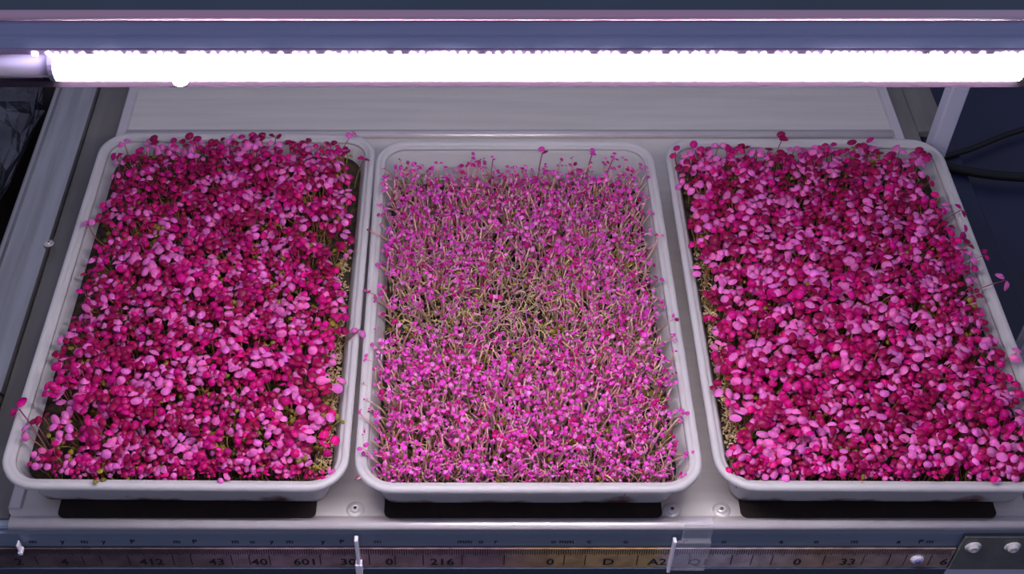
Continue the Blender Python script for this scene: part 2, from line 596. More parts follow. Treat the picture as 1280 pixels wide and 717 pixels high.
# clear plastic label holders on the ruler
clip = thing('label_clip', 'clear plastic label clip hooked over the shelf edge above the ruler', 'clip', (0.208, 0.0, 0.0))
box_obj('clip_hook', (-0.0125, 0.0135, -0.0022, 0.0002, -0.0215, 0.0010), 'clear', clip, b=0.0008)
box_obj('clip_hook_top', (-0.0125, 0.0135, 0.0002, 0.0090, 0.0004, 0.0020), 'clear', clip, b=0.0006)
box_obj('clip_window', (-0.0180, 0.0145, -0.0040, -0.0010, -0.0700, -0.0215), 'clear', clip, b=0.0008)
box_obj('clip_edge', (-0.0200, -0.0172, -0.0060, -0.0002, -0.0700, -0.0175), 'clear_edge', clip, b=0.0006)
for X, z0, z1, w, lab in ((-0.0935, -0.0715, -0.0155, 0.0032, 'bright upright clear plastic divider standing on the ruler at its middle left'),
                          (-0.3955, -0.038, -0.0235, 0.0020, 'short clear plastic divider at the far left end of the ruler')):
    d = thing('label_divider', lab, 'divider', (X, 0.0, z0))
    box_obj('divider_blade', (-w / 2, w / 2, -0.0060, 0.0003, 0.0, z1 - z0), 'clear_edge', d, b=0.0006)
    box_obj('divider_foot', (-w, w, -0.0068, 0.0003, 0.0, (z1 - z0) * .28), 'clear_edge', d, b=0.0006)

# ------------------------------------------------------------------ lamp bar over the trays
LX0, LX1 = -0.62, 0.70
LS = 0.7286          # size of the bar's cross-section relative to the drawn profile
lamp = thing('grow_lamp', 'long glowing white grow lamp bar hanging across the top above the trays', 'lamp', (0, -0.0502, 0.5207))


def lp(prof):
    return [((y - 0.155) * LS, (z - 0.36) * LS) for y, z in prof]


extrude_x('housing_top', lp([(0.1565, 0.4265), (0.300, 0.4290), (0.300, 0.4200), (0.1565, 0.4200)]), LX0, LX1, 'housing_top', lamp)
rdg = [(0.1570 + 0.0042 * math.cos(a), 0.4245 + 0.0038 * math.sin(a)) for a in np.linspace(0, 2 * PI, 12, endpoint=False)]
extrude_x('trim_ridge', lp(rdg), LX0, LX1, 'pink_highlight', lamp, smooth=True)
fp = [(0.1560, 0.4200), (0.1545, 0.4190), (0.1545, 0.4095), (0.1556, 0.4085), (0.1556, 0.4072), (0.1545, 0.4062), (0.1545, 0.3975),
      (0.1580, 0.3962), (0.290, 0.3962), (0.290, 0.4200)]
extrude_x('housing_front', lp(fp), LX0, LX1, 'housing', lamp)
TY, TZ, TR = 0.1690, 0.3710, 0.0095
extrude_x('upper_reflector', lp([(0.1548, 0.3970), (0.1540, 0.3962), (0.1540, 0.3925), (0.1556, 0.3922), (0.1570, 0.3970)]), LX0, LX1, 'violet_front', lamp)
extrude_x('back_light_shield', lp([(0.1800, 0.3962), (0.1815, 0.3590), (0.1835, 0.3590), (0.1835, 0.3962)]), LX0, LX1, 'purple_trim', lamp)  # unseen behind the tube, lowered to cut light toward the back rows
extrude_x('lower_lip', lp([(0.1640, 0.3600), (0.1670, 0.3606), (0.1685, 0.3560), (0.1660, 0.3540), (0.1640, 0.3545)]), LX0, LX1, 'purple_trim', lamp)
# bare aluminium carrier, visible left of the lit length
ga = [(TY + (TR - .001) * math.cos(a), TZ + (TR - .001) * math.sin(a)) for a in np.linspace(0, 2 * PI, 14, endpoint=False)]
GX0, GX1 = -0.222, 0.306
extrude_x('carrier', lp(ga), LX0, GX0 - 0.002, 'lamp_alu', lamp, smooth=True)
extrude_x('carrier', lp(ga), GX1 + 0.002, LX1, 'lamp_alu', lamp, smooth=True)
gl = [(TY + TR * math.cos(a), TZ + TR * math.sin(a)) for a in np.linspace(0, 2 * PI, 16, endpoint=False)]
extrude_x('glow_tube', lp(gl), GX0, GX1, 'lamp', lamp, smooth=True)
# collars that close the lit tube at both ends
gc = [(TY + (TR + .0022) * math.cos(a), TZ + (TR + .0022) * math.sin(a)) for a in np.linspace(0, 2 * PI, 18, endpoint=False)]
for a in (GX0 - 0.0035, GX1 + 0.0005):
    extrude_x('end_collar', lp(gc), a, a + 0.003, 'lamp_alu', lamp, smooth=False)
# grey cover line along the front of the tube
for a, b_ in ((LX0, -0.198), (-0.146, -0.112), (0.215, 0.293)):
    q = math.radians(205)
    yy, zz = TY + (TR + .0002) * math.cos(q), TZ + (TR + .0002) * math.sin(q)
    extrude_x('cover_seam', lp([(yy, zz), (yy - .0006, zz + .0003), (yy - .0004, zz + .0012), (yy + .0002, zz + .0013)]), a, b_, 'seam', lamp)
# single diodes standing along the upper edge of the tube
up = (0.60, 0.80)
chip_v, chip_f = bevel_box(-0.0012, 0.0012, -0.0006, 0.0006, -0.0010, 0.0018, 0.0004)
chip_me = mesh_np('led_chip', chip_v, chip_f, 'led', smooth=False)
x = GX0 - 0.006
k = 0
while x < GX1:
    o = link('led_chip', chip_me, lamp, (x, -0.0012 * LS, (0.3926 - 0.36) * LS))
    o.rotation_euler = (0, random.uniform(-0.7, 0.7), 0)
    o.scale = (random.uniform(.7, 1.6), 1, random.uniform(.6, 1.15))
    x += random.choice((0.0035, 0.0042, 0.0045, 0.0055, 0.0078))
    k += 1
# hangers up to the rack
for X in (-0.55, 0.62):
    v, f = tube_along([(X, 0.07, 0.0495), (X, 0.07, 0.30)], 0.002, 8)
    link('hanger', mesh_np('hanger', v, f, 'steel_rail'), lamp)
wv, wf = lathe([(0.0042, 0), (0.0045, 0.0006), (0.004, 0.0014), (0.002, 0.0017)], 10)
for X in (-0.155,):
    o = link('cover_clip', mesh_np('cover_clip', wv, wf, 'led'), lamp, (X, (TY - .155 - .005) * LS, (TZ - .36 - .0098) * LS))
    o.rotation_euler = (PI, 0, 0)


# ------------------------------------------------------------------ trays
TW, TL, TH = 0.300, 0.4545, 0.055


def rrect(w, l, r, n=7):
    out = []
    for sx, sy, a0 in ((-1, -1, PI), (1, -1, 1.5 * PI), (1, 1, 0), (-1, 1, .5 * PI)):
        cx, cy = sx * (w / 2 - r), sy * (l / 2 - r)
        for k in range(n + 1):
            a = a0 + .5 * PI * k / n
            out.append((cx + r * math.cos(a), cy + r * math.sin(a)))
    return out


def loft(profile, w, l, R, closed):
    v, f = [], []
    for ins, z in profile:
        v += [(x, y, z) for x, y in rrect(w - 2 * ins, l - 2 * ins, max(R - ins, 0.006))]
    n = len(v) // len(profile)
    m = len(profile)
    for i in range(m if closed else m - 1):
        a, b_ = i, (i + 1) % m
        for k in range(n):
            q = (k + 1) % n
            f.append([a * n + k, a * n + q, b_ * n + q, b_ * n + k])
    if not closed:
        f.append(list(range(n - 1, -1, -1)))
        f.append(list(range((m - 1) * n, m * n)))
    return v, f


def tray_meshes(l):
    H = TH
    body = [(0.027, 0.0), (0.0235, 0.0008), (0.0215, 0.003), (0.0205, 0.006), (0.0118, H - 0.012), (0.0088, H - 0.005), (0.0094, H - 0.0042),
            (0.0104, H - 0.005), (0.0132, H - 0.012), (0.0222, 0.008), (0.0245, 0.0045), (0.0300, 0.003)]
    rim = [(0.0006, H - 0.0062), (0.0, H - 0.0056), (0.0, H - 0.0024), (0.0007, H - 0.0010), (0.0018, H - 0.0002), (0.0032, H), (0.0048, H - .0002),
           (0.0060, H - 0.0010), (0.0066, H - 0.0024), (0.0076, H - 0.0028), (0.0092, H - 0.0030), (0.0104, H - 0.0042), (0.0110, H - 0.0064),
           (0.0099, H - 0.0064), (0.0090, H - 0.0046), (0.0068, H - 0.0042), (0.0052, H - 0.0018), (0.0028, H - 0.0018), (0.0016, H - 0.0034), (0.0015, H - 0.0062)]
    b_ = mesh_np('tray_body', *loft(body, TW, l, 0.034, False), 'tray')
    r = mesh_np('tray_rim', *loft(rim, TW, l, 0.034, True), 'tray')
    return b_, r


TRAYS = [
    # centre x, front y, length, rotation, label
    (-0.2455, 0.0020, 0.4640, rad(-0.55), 'white plastic tray of deep magenta seedlings nearest the steel side rail'),
    (0.0577, -0.0005, 0.4545, rad(0.0), 'white plastic tray of thin pale pink seedlings between the two fuller trays'),
    (0.3690, 0.0010, 0.4560, rad(-0.3), 'white plastic tray of deep magenta seedlings nearest the lavender post'),
]
SOIL_LABEL = ['dark soil bed in the leftmost tray under deep magenta seedlings',
              'dark soil bed in the middle tray showing between pale pink stems',
              'dark soil bed in the rightmost tray under deep magenta seedlings']
M['tray_shade'] = plain('painted_tray_shade', (0.014, 0.009, 0.008), 0.95, 0.0, (0.022, 0.010, 0.009), 60, bump=0.4)  # added dark sheets stand in for the shadow under each tray
for cx, w, lab in ((-0.243, 0.228, 'thin dark brown sheet added for the shadow under the leftmost tray'), (0.0545, 0.246, 'thin dark brown sheet added for the shadow under the middle tray'),
                   (0.360, 0.226, 'thin dark brown sheet added for the shadow under the rightmost tray')):
    fm = thing('shade_sheet', lab, 'mat', (cx, 0.23, 0.0002), 0, 'shadow sheets under the trays')
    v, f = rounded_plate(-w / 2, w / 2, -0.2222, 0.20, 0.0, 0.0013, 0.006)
    link('shade_sheet_body', mesh_np('shade_sheet_body', v, f, 'tray_shade', smooth=False), fm)
BED = [0.035, 0.028, 0.035]
roots = []
for i, (cx, y0, l, rz, lab) in enumerate(TRAYS):
    t = thing('seedling_tray', lab, 'tray', (cx, y0 + l / 2, 0.0016), rz, 'white seedling trays on the shelf')
    bm_, rm_ = tray_meshes(l)
    link('tray_body', bm_, t)
    link('tray_rim', rm_, t)
    roots.append((cx, y0 + l / 2, l, rz))
    # soil bed: bumpy slab filling the foot of the tray
    zb = BED[i]
    ins = 0.0222 - (zb - 0.008) / (TH - 0.020) * 0.0090 + 0.0008
    ox, oy = TW / 2 - ins, l / 2 - ins
    short = 0.011 if i == 1 else 0.0        # the middle bed stops short of the back wall
    oy -= short
    nx, ny = 46, 68
    xs, ys = np.linspace(-1, 1, nx), np.linspace(-1, 1, ny)
    vv, ff = [], []
    bump = rng.normal(0, 0.0010, (nx, ny))
    for a in range(nx):
        for b_ in range(ny):
            X, Y = xs[a] * ox, ys[b_] * oy
            # squash the corners onto the tray's rounded corner
            r = 0.026
            ex, ey = abs(X) - (ox - r), abs(Y) - (oy - r)
            if ex > 0 and ey > 0:
                d = math.hypot(ex, ey)
                m_ = max(ex, ey)
                s = m_ / d
                X = math.copysign(ox - r + ex * s, X)
                Y = math.copysign(oy - r + ey * s, Y)
            edge = a in (0, nx - 1) or b_ in (0, ny - 1)
            vv.append((X, Y - short, zb - 0.001 if edge else zb + bump[a, b_]))
    for a in range(nx - 1):
        for b_ in range(ny - 1):
            p = a * ny + b_
            ff.append([p, p + ny, p + ny + 1, p + 1])
    # skirt down to the tray floor
    ring = [a * ny for a in range(nx)] + [(nx - 1) * ny + b_ for b_ in range(1, ny)] + [a * ny + ny - 1 for a in range(nx - 2, -1, -1)] + [b_ for b_ in range(ny - 2, 0, -1)]
    base = len(vv)
    for q in ring:
        vv.append((vv[q][0] * 0.93, vv[q][1] * 0.955, 0.0050))
    n = len(ring)
    for k in range(n):
        q = (k + 1) % n
        ff.append([ring[q], ring[k], base + k, base + q])
    ff.append([base + k for k in range(n)])
    so = link('soil_bed', mesh_np('soil_bed', vv, ff, 'soil'), None, (cx, y0 + l / 2, 0.0016))
    so.rotation_euler = (0, 0, rz)
    tag(so, SOIL_LABEL[i], 'soil', 'soil beds in the trays')


# ------------------------------------------------------------------ seedlings
def leaf_blade(length, width, dome, droop, notch, rings=3, seg=11):
    """domed round blade lying along +x from the origin"""
    v = [(length * 0.5, 0.0, 0.0)]
    for r in range(1, rings + 1):
        q = r / rings
        for k in range(seg):
            a = 2 * PI * (k + 0.5) / seg
            cx_, cy_ = math.cos(a), math.sin(a)
            rr = 1.0
            if abs(cy_) < 0.45 and cx_ > 0:
                rr -= notch * (0.45 - abs(cy_)) / 0.45
            if cx_ < 0:
                rr *= 1.0 - 0.10 * cx_ * cx_
            x = length * 0.5 * (1 + q * rr * cx_)
            y = width * 0.5 * q * rr * cy_
            z = -dome * length * (q ** 2) * 0.5 - droop * length * (x / length) ** 2
            v.append((x, y, z))
    f = []
    for k in range(seg):
        f.append([0, 1 + k, 1 + (k + 1) % seg])
    for r in range(rings - 1):
        for k in range(seg):
            q = (k + 1) % seg
            b0 = 1 + r * seg
            f.append([b0 + k, b0 + seg + k, b0 + seg + q, b0 + q])
    v = np.array(v)
    v[:, 2] -= v[:, 2][np.argmin(v[:, 0])]
    return v, f


def rot(ax, a):
    c, s = math.cos(a), math.sin(a)
    if ax == 'x':
        return np.array([[1, 0, 0], [0, c, -s], [0, s, c]])
    if ax == 'y':
        return np.array([[c, 0, s], [0, 1, 0], [-s, 0, c]])
    return np.array([[c, -s, 0], [s, c, 0], [0, 0, 1]])


def jit(c, s):
    return np.clip(np.array(c) * np.exp(rng.normal(0, s) + rng.normal(0, .05, 3)), 0, 1)


def make_variant(kind):
    """kind: 'mag' deep magenta, 'pink' fine pale, 'olive' short green understory.
    returns stem (v,f,c) and leaves [(v,f,c),...] in metres, base at the origin"""
    if kind == 'mag':
        h = rng.uniform(0.030, 0.043)
        r0, r1 = 0.00085, 0.0006
        cb, ct = jit((0.34, 0.30, 0.07), .2), jit((0.42, 0.05, 0.13), .2)
        L, W = rng.uniform(0.0068, 0.0092), rng.uniform(0.0080, 0.0108)
    elif kind == 'pink':
        h = rng.uniform(0.034, 0.050)
        r0, r1 = 0.0010, 0.0007
        cb, ct = jit((0.80, 0.70, 0.40), .10), jit((0.82, 0.46, 0.54), .10)
        k_ = 0.55 if rng.random() < .42 else 1.0
        L, W = k_ * rng.uniform(0.0036, 0.0058), k_ * rng.uniform(0.0040, 0.0062)
    else:
        h = rng.uniform(0.012, 0.026)
        r0, r1 = 0.0008, 0.0005
        cb, ct = jit((0.36, 0.34, 0.10), .2), jit((0.32, 0.27, 0.05), .2)
        L, W = rng.uniform(0.004, 0.007), rng.uniform(0.003, 0.005)
    n = 5
    bend = rng.normal(0, 0.10, 2)
    cur = rng.normal(0, 0.06, 2)
    pts = []
    for k in range(n):
        t = k / (n - 1)
        pts.append((h * (bend[0] * t * t + cur[0] * math.sin(t * PI)), h * (bend[1] * t * t + cur[1] * math.sin(t * PI)), h * t))
    sv, sf = tube_along(pts, np.linspace(r0, r1, n), 5)
    sv = np.array(sv)
    tt = np.clip(sv[:, 2] / h, 0, 1)[:, None] ** 1.2
    sc = cb * (1 - tt) + ct * tt
    leaves = []
    yaw = rng.uniform(0, 2 * PI)
    nl = 2
    tone = rng.random()
    for q in range(nl):
        v, f = leaf_blade(L * rng.uniform(.9, 1.1), W * rng.uniform(.9, 1.1), rng.uniform(0.45, 0.95), rng.uniform(0.0, 0.25), rng.uniform(0.05, 0.22))
        v = v + np.array([0.0008, 0, 0])
        if kind == 'mag':
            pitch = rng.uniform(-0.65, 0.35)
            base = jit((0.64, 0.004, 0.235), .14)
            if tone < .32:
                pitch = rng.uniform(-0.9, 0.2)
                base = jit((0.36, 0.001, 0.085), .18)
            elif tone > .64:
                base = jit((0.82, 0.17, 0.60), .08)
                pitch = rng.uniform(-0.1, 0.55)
        elif kind == 'pink':
            pitch = rng.uniform(-1.0, 0.3)
            base = jit((0.74, 0.065, 0.50), .12)
            if rng.random() < .2:
                base = jit((0.45, 0.01, 0.18), .2)
            elif rng.random() < .25:
                base = jit((0.74, 0.22, 0.60), .1)
        else:
            pitch = rng.uniform(-1.0, 0.2)
            base = jit((0.30, 0.23, 0.035), .2)
        Rm = rot('z', yaw + q * PI + rng.normal(0, .25)) @ rot('y', pitch) @ rot('x', rng.normal(0, .3))
        v = v @ Rm.T + np.array(pts[-1])
        lc = np.tile(base, (len(v), 1))
        leaves.append((v, f, lc))
    return dict(h=h, stem=(sv, sf, sc), leaves=leaves)


def shared_meshes(var, nm):
    s = mesh_np('stem', *var['stem'][:2], 'stem', col=var['stem'][2])
    ls = [mesh_np('leaf', l[0], l[1], 'leaf', col=l[2]) for l in var['leaves']]
    return s, ls


VAR = {k: [make_variant(k) for _ in range(n)] for k, n in (('mag', 30), ('pink', 30), ('olive', 12))}
SH = {k: [shared_meshes(v, k) for v in VAR[k]] for k in ('mag', 'pink')}


def inst_matrix(yaw, tilt, tdir, s):
    ax = np.array([-math.sin(tdir), math.cos(tdir), 0.0])
    K = np.array([[0, -ax[2], ax[1]], [ax[2], 0, -ax[0]], [-ax[1], ax[0], 0]])
    Rt = np.eye(3) + math.sin(tilt) * K + (1 - math.cos(tilt)) * (K @ K)
    return Rt @ rot('z', yaw), s


from mathutils import Matrix


def single(kind, vi, R3, s, pos, label, cat, group, name):
    root = bpy.data.objects.new(name, None)
    root.empty_display_size = 0.005
    C.objects.link(root)
    m = Matrix.Identity(4)
    for a in range(3):
        for b_ in range(3):
            m[a][b_] = float(R3[a, b_]) * float(s)
        m[a][3] = float(pos[a])
    root.matrix_world = m
    tag(root, label, cat, group)
    st, lv = SH[kind][vi]
    link('stem', st, root)
    for q in lv:
        link('leaf', q, root)
    return root


kind_name = {'mag': 'magenta_seedling', 'pink': 'pink_seedling'}


class Pile:
    def __init__(self):
        self.v, self.f, self.c, self.mi, self.n = [], [], [], [], 0

    def add(self, var, R3, s, pos, tint):
        for k, (v, f, c) in enumerate([var['stem']] + var['leaves']):
            w = (v @ R3.T) * s + pos
            self.v.append(w)
            self.c.append(np.clip(c * tint, 0, 1))
            for q in f:
                self.f.append([a + self.n for a in q])
            self.mi += [0 if k == 0 else 1] * len(f)
            self.n += len(v)

    def build(self, name, label):
        me = mesh_np(name, np.concatenate(self.v), self.f, ['stem', 'leaf'], self.mi, np.concatenate(self.c))
        o = link(name, me)
        return tag(o, label, 'seedlings', None, 'stuff')


CAM = np.array([0, -0.601, 0.952])


def plant_tray(i, kind, count, region, keep, hfun, label, group, pile_label, olive=0, back_lean=0.0, nind=144, spread=.13, fibres=0, front=150):
    cx, cy, l, rz = roots[i]
    zb = BED[i]
    u0, u1, v0, v1 = region            # local metres from the tray centre
    # jittered grid of feet
    area = (u1 - u0) * (v1 - v0)
    st = math.sqrt(area / count)
    nu, nv = int((u1 - u0) / st), int((v1 - v0) / st)
    cz, sz = math.cos(rz), math.sin(rz)
    items = []
    feet = [(u0 + (a + .5 + rng.uniform(-.62, .62)) * (u1 - u0) / nu, v0 + (b_ + .5 + rng.uniform(-.62, .62)) * (v1 - v0) / nv)
            for a in range(nu) for b_ in range(nv)]
    feet += [(rng.uniform(u0, u1), v0 + rng.uniform(0, .014)) for _ in range(front)]
    for x, y in feet:
        if True:
            x, y = min(max(x, u0), u1), min(max(y, v0), v1)
            pu, pv = (x - u0) / (u1 - u0), (y - v0) / (v1 - v0)
            if rng.random() > keep(pu, pv):
                continue
            # plants at the margin lean out over the wall
            ex = (2 * pu - 1)
            ey = (2 * pv - 1)
            lx = 0.18 * math.copysign(abs(ex) ** 5, ex) + rng.normal(0, spread)
            ly = (0.15 if ey > 0 else 0.13) * math.copysign(abs(ey) ** 5, ey) + rng.normal(0, spread * .85) + back_lean
            tilt = min(math.hypot(lx, ly), 0.75)
            s = hfun(pu, pv) * rng.uniform(0.84, 1.16) * (0.62 + 0.38 * min(1.0, pv / 0.05))
            vi = int(rng.integers(len(VAR[kind])))
            R3, s = inst_matrix(rng.uniform(0, 2 * PI), tilt, math.atan2(ly, lx) + rz, s)
            pos = np.array([cx + cz * x - sz * y, cy + sz * x + cz * y, zb - 0.001])
            hz = VAR[kind][vi]['h'] * s
            if y + math.sin(tilt) * math.sin(math.atan2(ly, lx)) * hz < -l / 2 + 0.0120 + 0.004 * s:
                R3, s = inst_matrix(rng.uniform(0, 2 * PI), abs(rng.normal(0, .08)), PI / 2 + rz, s)
            head = pos + R3 @ np.array([0, 0, hz])
            size = s / np.linalg.norm(head - CAM) * (1 + 9 * (head[2] - zb - 0.03))
            items.append((size, vi, R3, s, pos))
    items.sort(key=lambda t: -t[0])
    for size, vi, R3, s, pos in items[:nind]:
        single(kind, vi, R3, s, pos, label, 'seedling', group, kind_name[kind])
    p = Pile()
    for size, vi, R3, s, pos in items[nind:]:
        p.add(VAR[kind][vi], R3, s, pos, np.exp(rng.normal(0, .10) + rng.normal(0, .03, 3)))
    for k in range(olive):
        x, y = rng.uniform(u0, u1), rng.uniform(v0, v1)
        pos = np.array([cx + cz * x - sz * y, cy + sz * x + cz * y, zb - 0.001])
        R3, s = inst_matrix(rng.uniform(0, 2 * PI), abs(rng.normal(0, .3)), rng.uniform(0, 2 * PI), rng.uniform(.7, 1.2))
        p.add(VAR['olive'][int(rng.integers(12))], R3, s, pos, np.exp(rng.normal(0, .15)))
    for k in range(fibres):
        # thin bent stems without heads, tangled through the crowd
        x, y = rng.uniform(u0, u1), rng.uniform(v0, v1)
        z = zb + rng.uniform(0.004, 0.034)
        L = rng.uniform(.008, .020)
        a, w = rng.uniform(0, 2 * PI), rng.normal(0.75, .45)
        dr = np.array([math.cos(a) * math.cos(w), math.sin(a) * math.cos(w), math.sin(w)])
        sd = np.cross(dr, rng.normal(0, 1, 3))
        pts = [np.array([cx + cz * x - sz * y, cy + sz * x + cz * y, z]) + dr * L * (t - .5) + sd * L * .16 * math.sin(t * PI) for t in (0, .33, .66, 1)]
        v, f = tube_along(pts, .00062, 3)
        v = np.array(v)
        pu, pv = (x - u0) / (u1 - u0), (y - v0) / (v1 - v0)
        tan = math.exp(-((pv - 0.50) / 0.20) ** 2)
        if rng.random() > 0.45 + 0.55 * tan or (pu < 0.2 and abs(pv - .45) < .05 and rng.random() < .75):
            continue
        c = jit((0.78, 0.66, 0.38) if rng.random() < 0.15 + 0.5 * tan else ((0.80, 0.44, 0.56), (0.80, 0.30, 0.62))[int(rng.integers(2))], .1)
        p.v.append(v)
        p.c.append(np.tile(c, (len(v), 1)))
        p.f += [[q + p.n for q in t] for t in f]
        p.mi += [0] * len(f)
        p.n += len(v)
    p.build('seedling_crowd', pile_label)


# local half extents of the soil: about 0.127 x 0.205
def keep_left(u, v):
    k = 1.0
    if u > 0.955:
        k = 0.45
    if v - u > 0.93:
        k = 0.3
    if v < 0.16 and u < 0.14:
        k = 0.45
    if abs(v - 0.68) < 0.035 and (u < .25 or u > .62):
        k = 0.55
    return k


plant_tray(0, 'mag', 2100, (-0.114, 0.129, -0.2170, 0.201), keep_left, lambda u, v: 0.86 + 0.09 * math.sin(7 * u + 4 * v) * math.sin(9 * v),
           'one of the larger deep magenta seedlings crowding the leftmost tray', 'deep magenta seedlings in the leftmost tray',
           'dense carpet of smaller deep magenta seedlings filling the leftmost tray', olive=520)


def keep_mid(u, v):
    k = 1.0
    k -= 0.80 * math.exp(-(((u - 0.08) / 0.10) ** 2 + ((v - 0.45) / 0.055) ** 2))
    k -= 0.68 * math.exp(-(((u - 0.50) / 0.13) ** 2 + ((v - 0.62) / 0.16) ** 2))
    k -= 0.60 * math.exp(-(((u - 0.38) / 0.36) ** 2 + ((v - 0.46) / 0.10) ** 2))
    if u > 0.93:
        k *= 0.6
    if v > 0.93:
        k *= 0.5
    return max(k, 0.05)


plant_tray(1, 'pink', 3600, (-0.127, 0.126, -0.2110, 0.176), keep_mid,
           lambda u, v: 0.92 - 0.24 * math.exp(-(((u - 0.45) / 0.35) ** 2 + ((v - 0.46) / 0.12) ** 2)) + 0.06 * math.sin(8 * u + 3) * math.sin(11 * v),
           'one of the taller thin pale pink seedlings in the middle tray', 'pale pink seedlings in the middle tray',
           'loose carpet of smaller pale pink seedlings and bare stems filling the middle tray', olive=250, nind=293, spread=.24, fibres=5200)


def keep_right(u, v):
    k = 1.0
    if u < 0.035:
        k = 0.6
    if u + 0.6 * v > 1.44:
        k = 0.2
    return k


plant_tray(2, 'mag', 2100, (-0.130, 0.121, -0.2130, 0.192), keep_right, lambda u, v: 0.90 + 0.09 * math.sin(6 * u + 2) * math.sin(8 * v + 1),
           'one of the larger deep magenta seedlings crowding the rightmost tray', 'deep magenta seedlings in the rightmost tray',
           'dense carpet of smaller deep magenta seedlings filling the rightmost tray', olive=420)


# pale empty seed hulls and root tangle along the tray edges
def hull_pile(i, spots, label, n):
    cx, cy, l, rz = roots[i]
    vv, ff = [], []
    for k in range(n):
        u0, u1, v0, v1 = spots[int(rng.integers(len(spots)))]
        x, y = rng.uniform(u0, u1), rng.uniform(v0, v1)
        z = BED[i] + rng.uniform(0.0, 0.009)
        R3 = rot('z', rng.uniform(0, 2 * PI)) @ rot('y', rng.uniform(-.7, .7))
        if rng.random() < .5:
            a, b_, c = rng.uniform(.0014, .0024), rng.uniform(.0010, .0016), rng.uniform(.0008, .0013)
            base = len(vv)
            pts = [(a, 0, 0), (-a, 0, 0), (0, b_, 0), (0, -b_, 0), (0, 0, c), (0, 0, -c)]
            mids = []
            fs = [(0, 2, 4), (2, 1, 4), (1, 3, 4), (3, 0, 4), (2, 0, 5), (1, 2, 5), (3, 1, 5), (0, 3, 5)]
            for p in pts:
                vv.append(tuple(R3 @ np.array(p) + (x, y, z)))
            ff += [[base + q for q in t] for t in fs]
        else:
            L = rng.uniform(.003, .007)
            pts = [R3 @ np.array((L * (t - .5), L * .35 * math.sin(t * PI), 0)) + (x, y, z) for t in (0, .33, .66, 1)]
            v, f = tube_along(pts, .0006, 4)
            base = len(vv)
            vv += v
            ff += [[base + q for q in t] for t in f]
    o = link('seed_hulls', mesh_np('seed_hulls', vv, ff, 'hull'), None, (cx, cy, 0))
    o.rotation_euler = (0, 0, rz)
    tag(o, label, 'seed hulls', None, 'stuff')


hull_pile(0, [(0.122, 0.133, -0.205, 0.08), (0.118, 0.133, -0.205, -0.03), (-0.11, 0.11, -0.2, 0.19)], 'pale seed hulls along the soil of the leftmost tray', 1300)
hull_pile(1, [(-0.115, -0.06, -0.04, 0.0), (-0.10, 0.06, -0.04, 0.08)], 'pale seed hulls and roots on the bare soil patch of the middle tray', 420)
hull_pile(2, [(-0.133, -0.120, -0.20, 0.08), (-0.133, -0.122, -0.20, 0.0), (-0.11, 0.11, -0.2, 0.19)], 'pale seed hulls along the soil of the rightmost tray', 1000)


# stray seedlings that stand apart from the crowd and lean over the walls
def stray(kind, foot, head, s, label):
    foot, head = np.array(foot, float), np.array(head, float)
    d = head - foot
    L = np.linalg.norm(d)
    vi = int(rng.integers(len(VAR[kind])))
    var = VAR[kind][vi]
    tilt = math.acos(d[2] / L)
    tdir = math.atan2(d[1], d[0])
    R3, _ = inst_matrix(rng.uniform(0, 2 * PI), tilt, tdir, 1)
    root = single(kind, vi, R3, s, foot, label, 'seedling', None, kind_name[kind])
    # own, longer stem that bows from foot to head
    for ch in list(root.children):
        bpy.data.objects.remove(ch)
    inv = np.linalg.inv(R3) / s
    pts = []
    for t in np.linspace(0, 1, 6):
        w = d * t + np.array([0, 0, 1.0]) * (0.10 * L * math.sin(PI * t)) - np.array([d[0], d[1], 0]) * 0.18 * math.sin(PI * t)
        pts.append(inv @ w)
    sv, sf = tube_along(pts, np.linspace(.0007, .0005, 6), 5)
    tt = np.repeat(np.linspace(0, 1, 6), 5)[:, None]
    sc = np.array((0.45, 0.28, 0.25)) * (1 - tt) + np.array((0.36, 0.06, 0.16)) * tt
    link('stem', mesh_np('stem', sv, sf, 'stem', col=sc), root)
    off = inv @ d - var['stem'][0].reshape(5, 5, 3)[-1].mean(axis=0)
    for q in SH[kind][vi][1]:
        o = link('leaf', q, root)
        o.location = tuple(off)


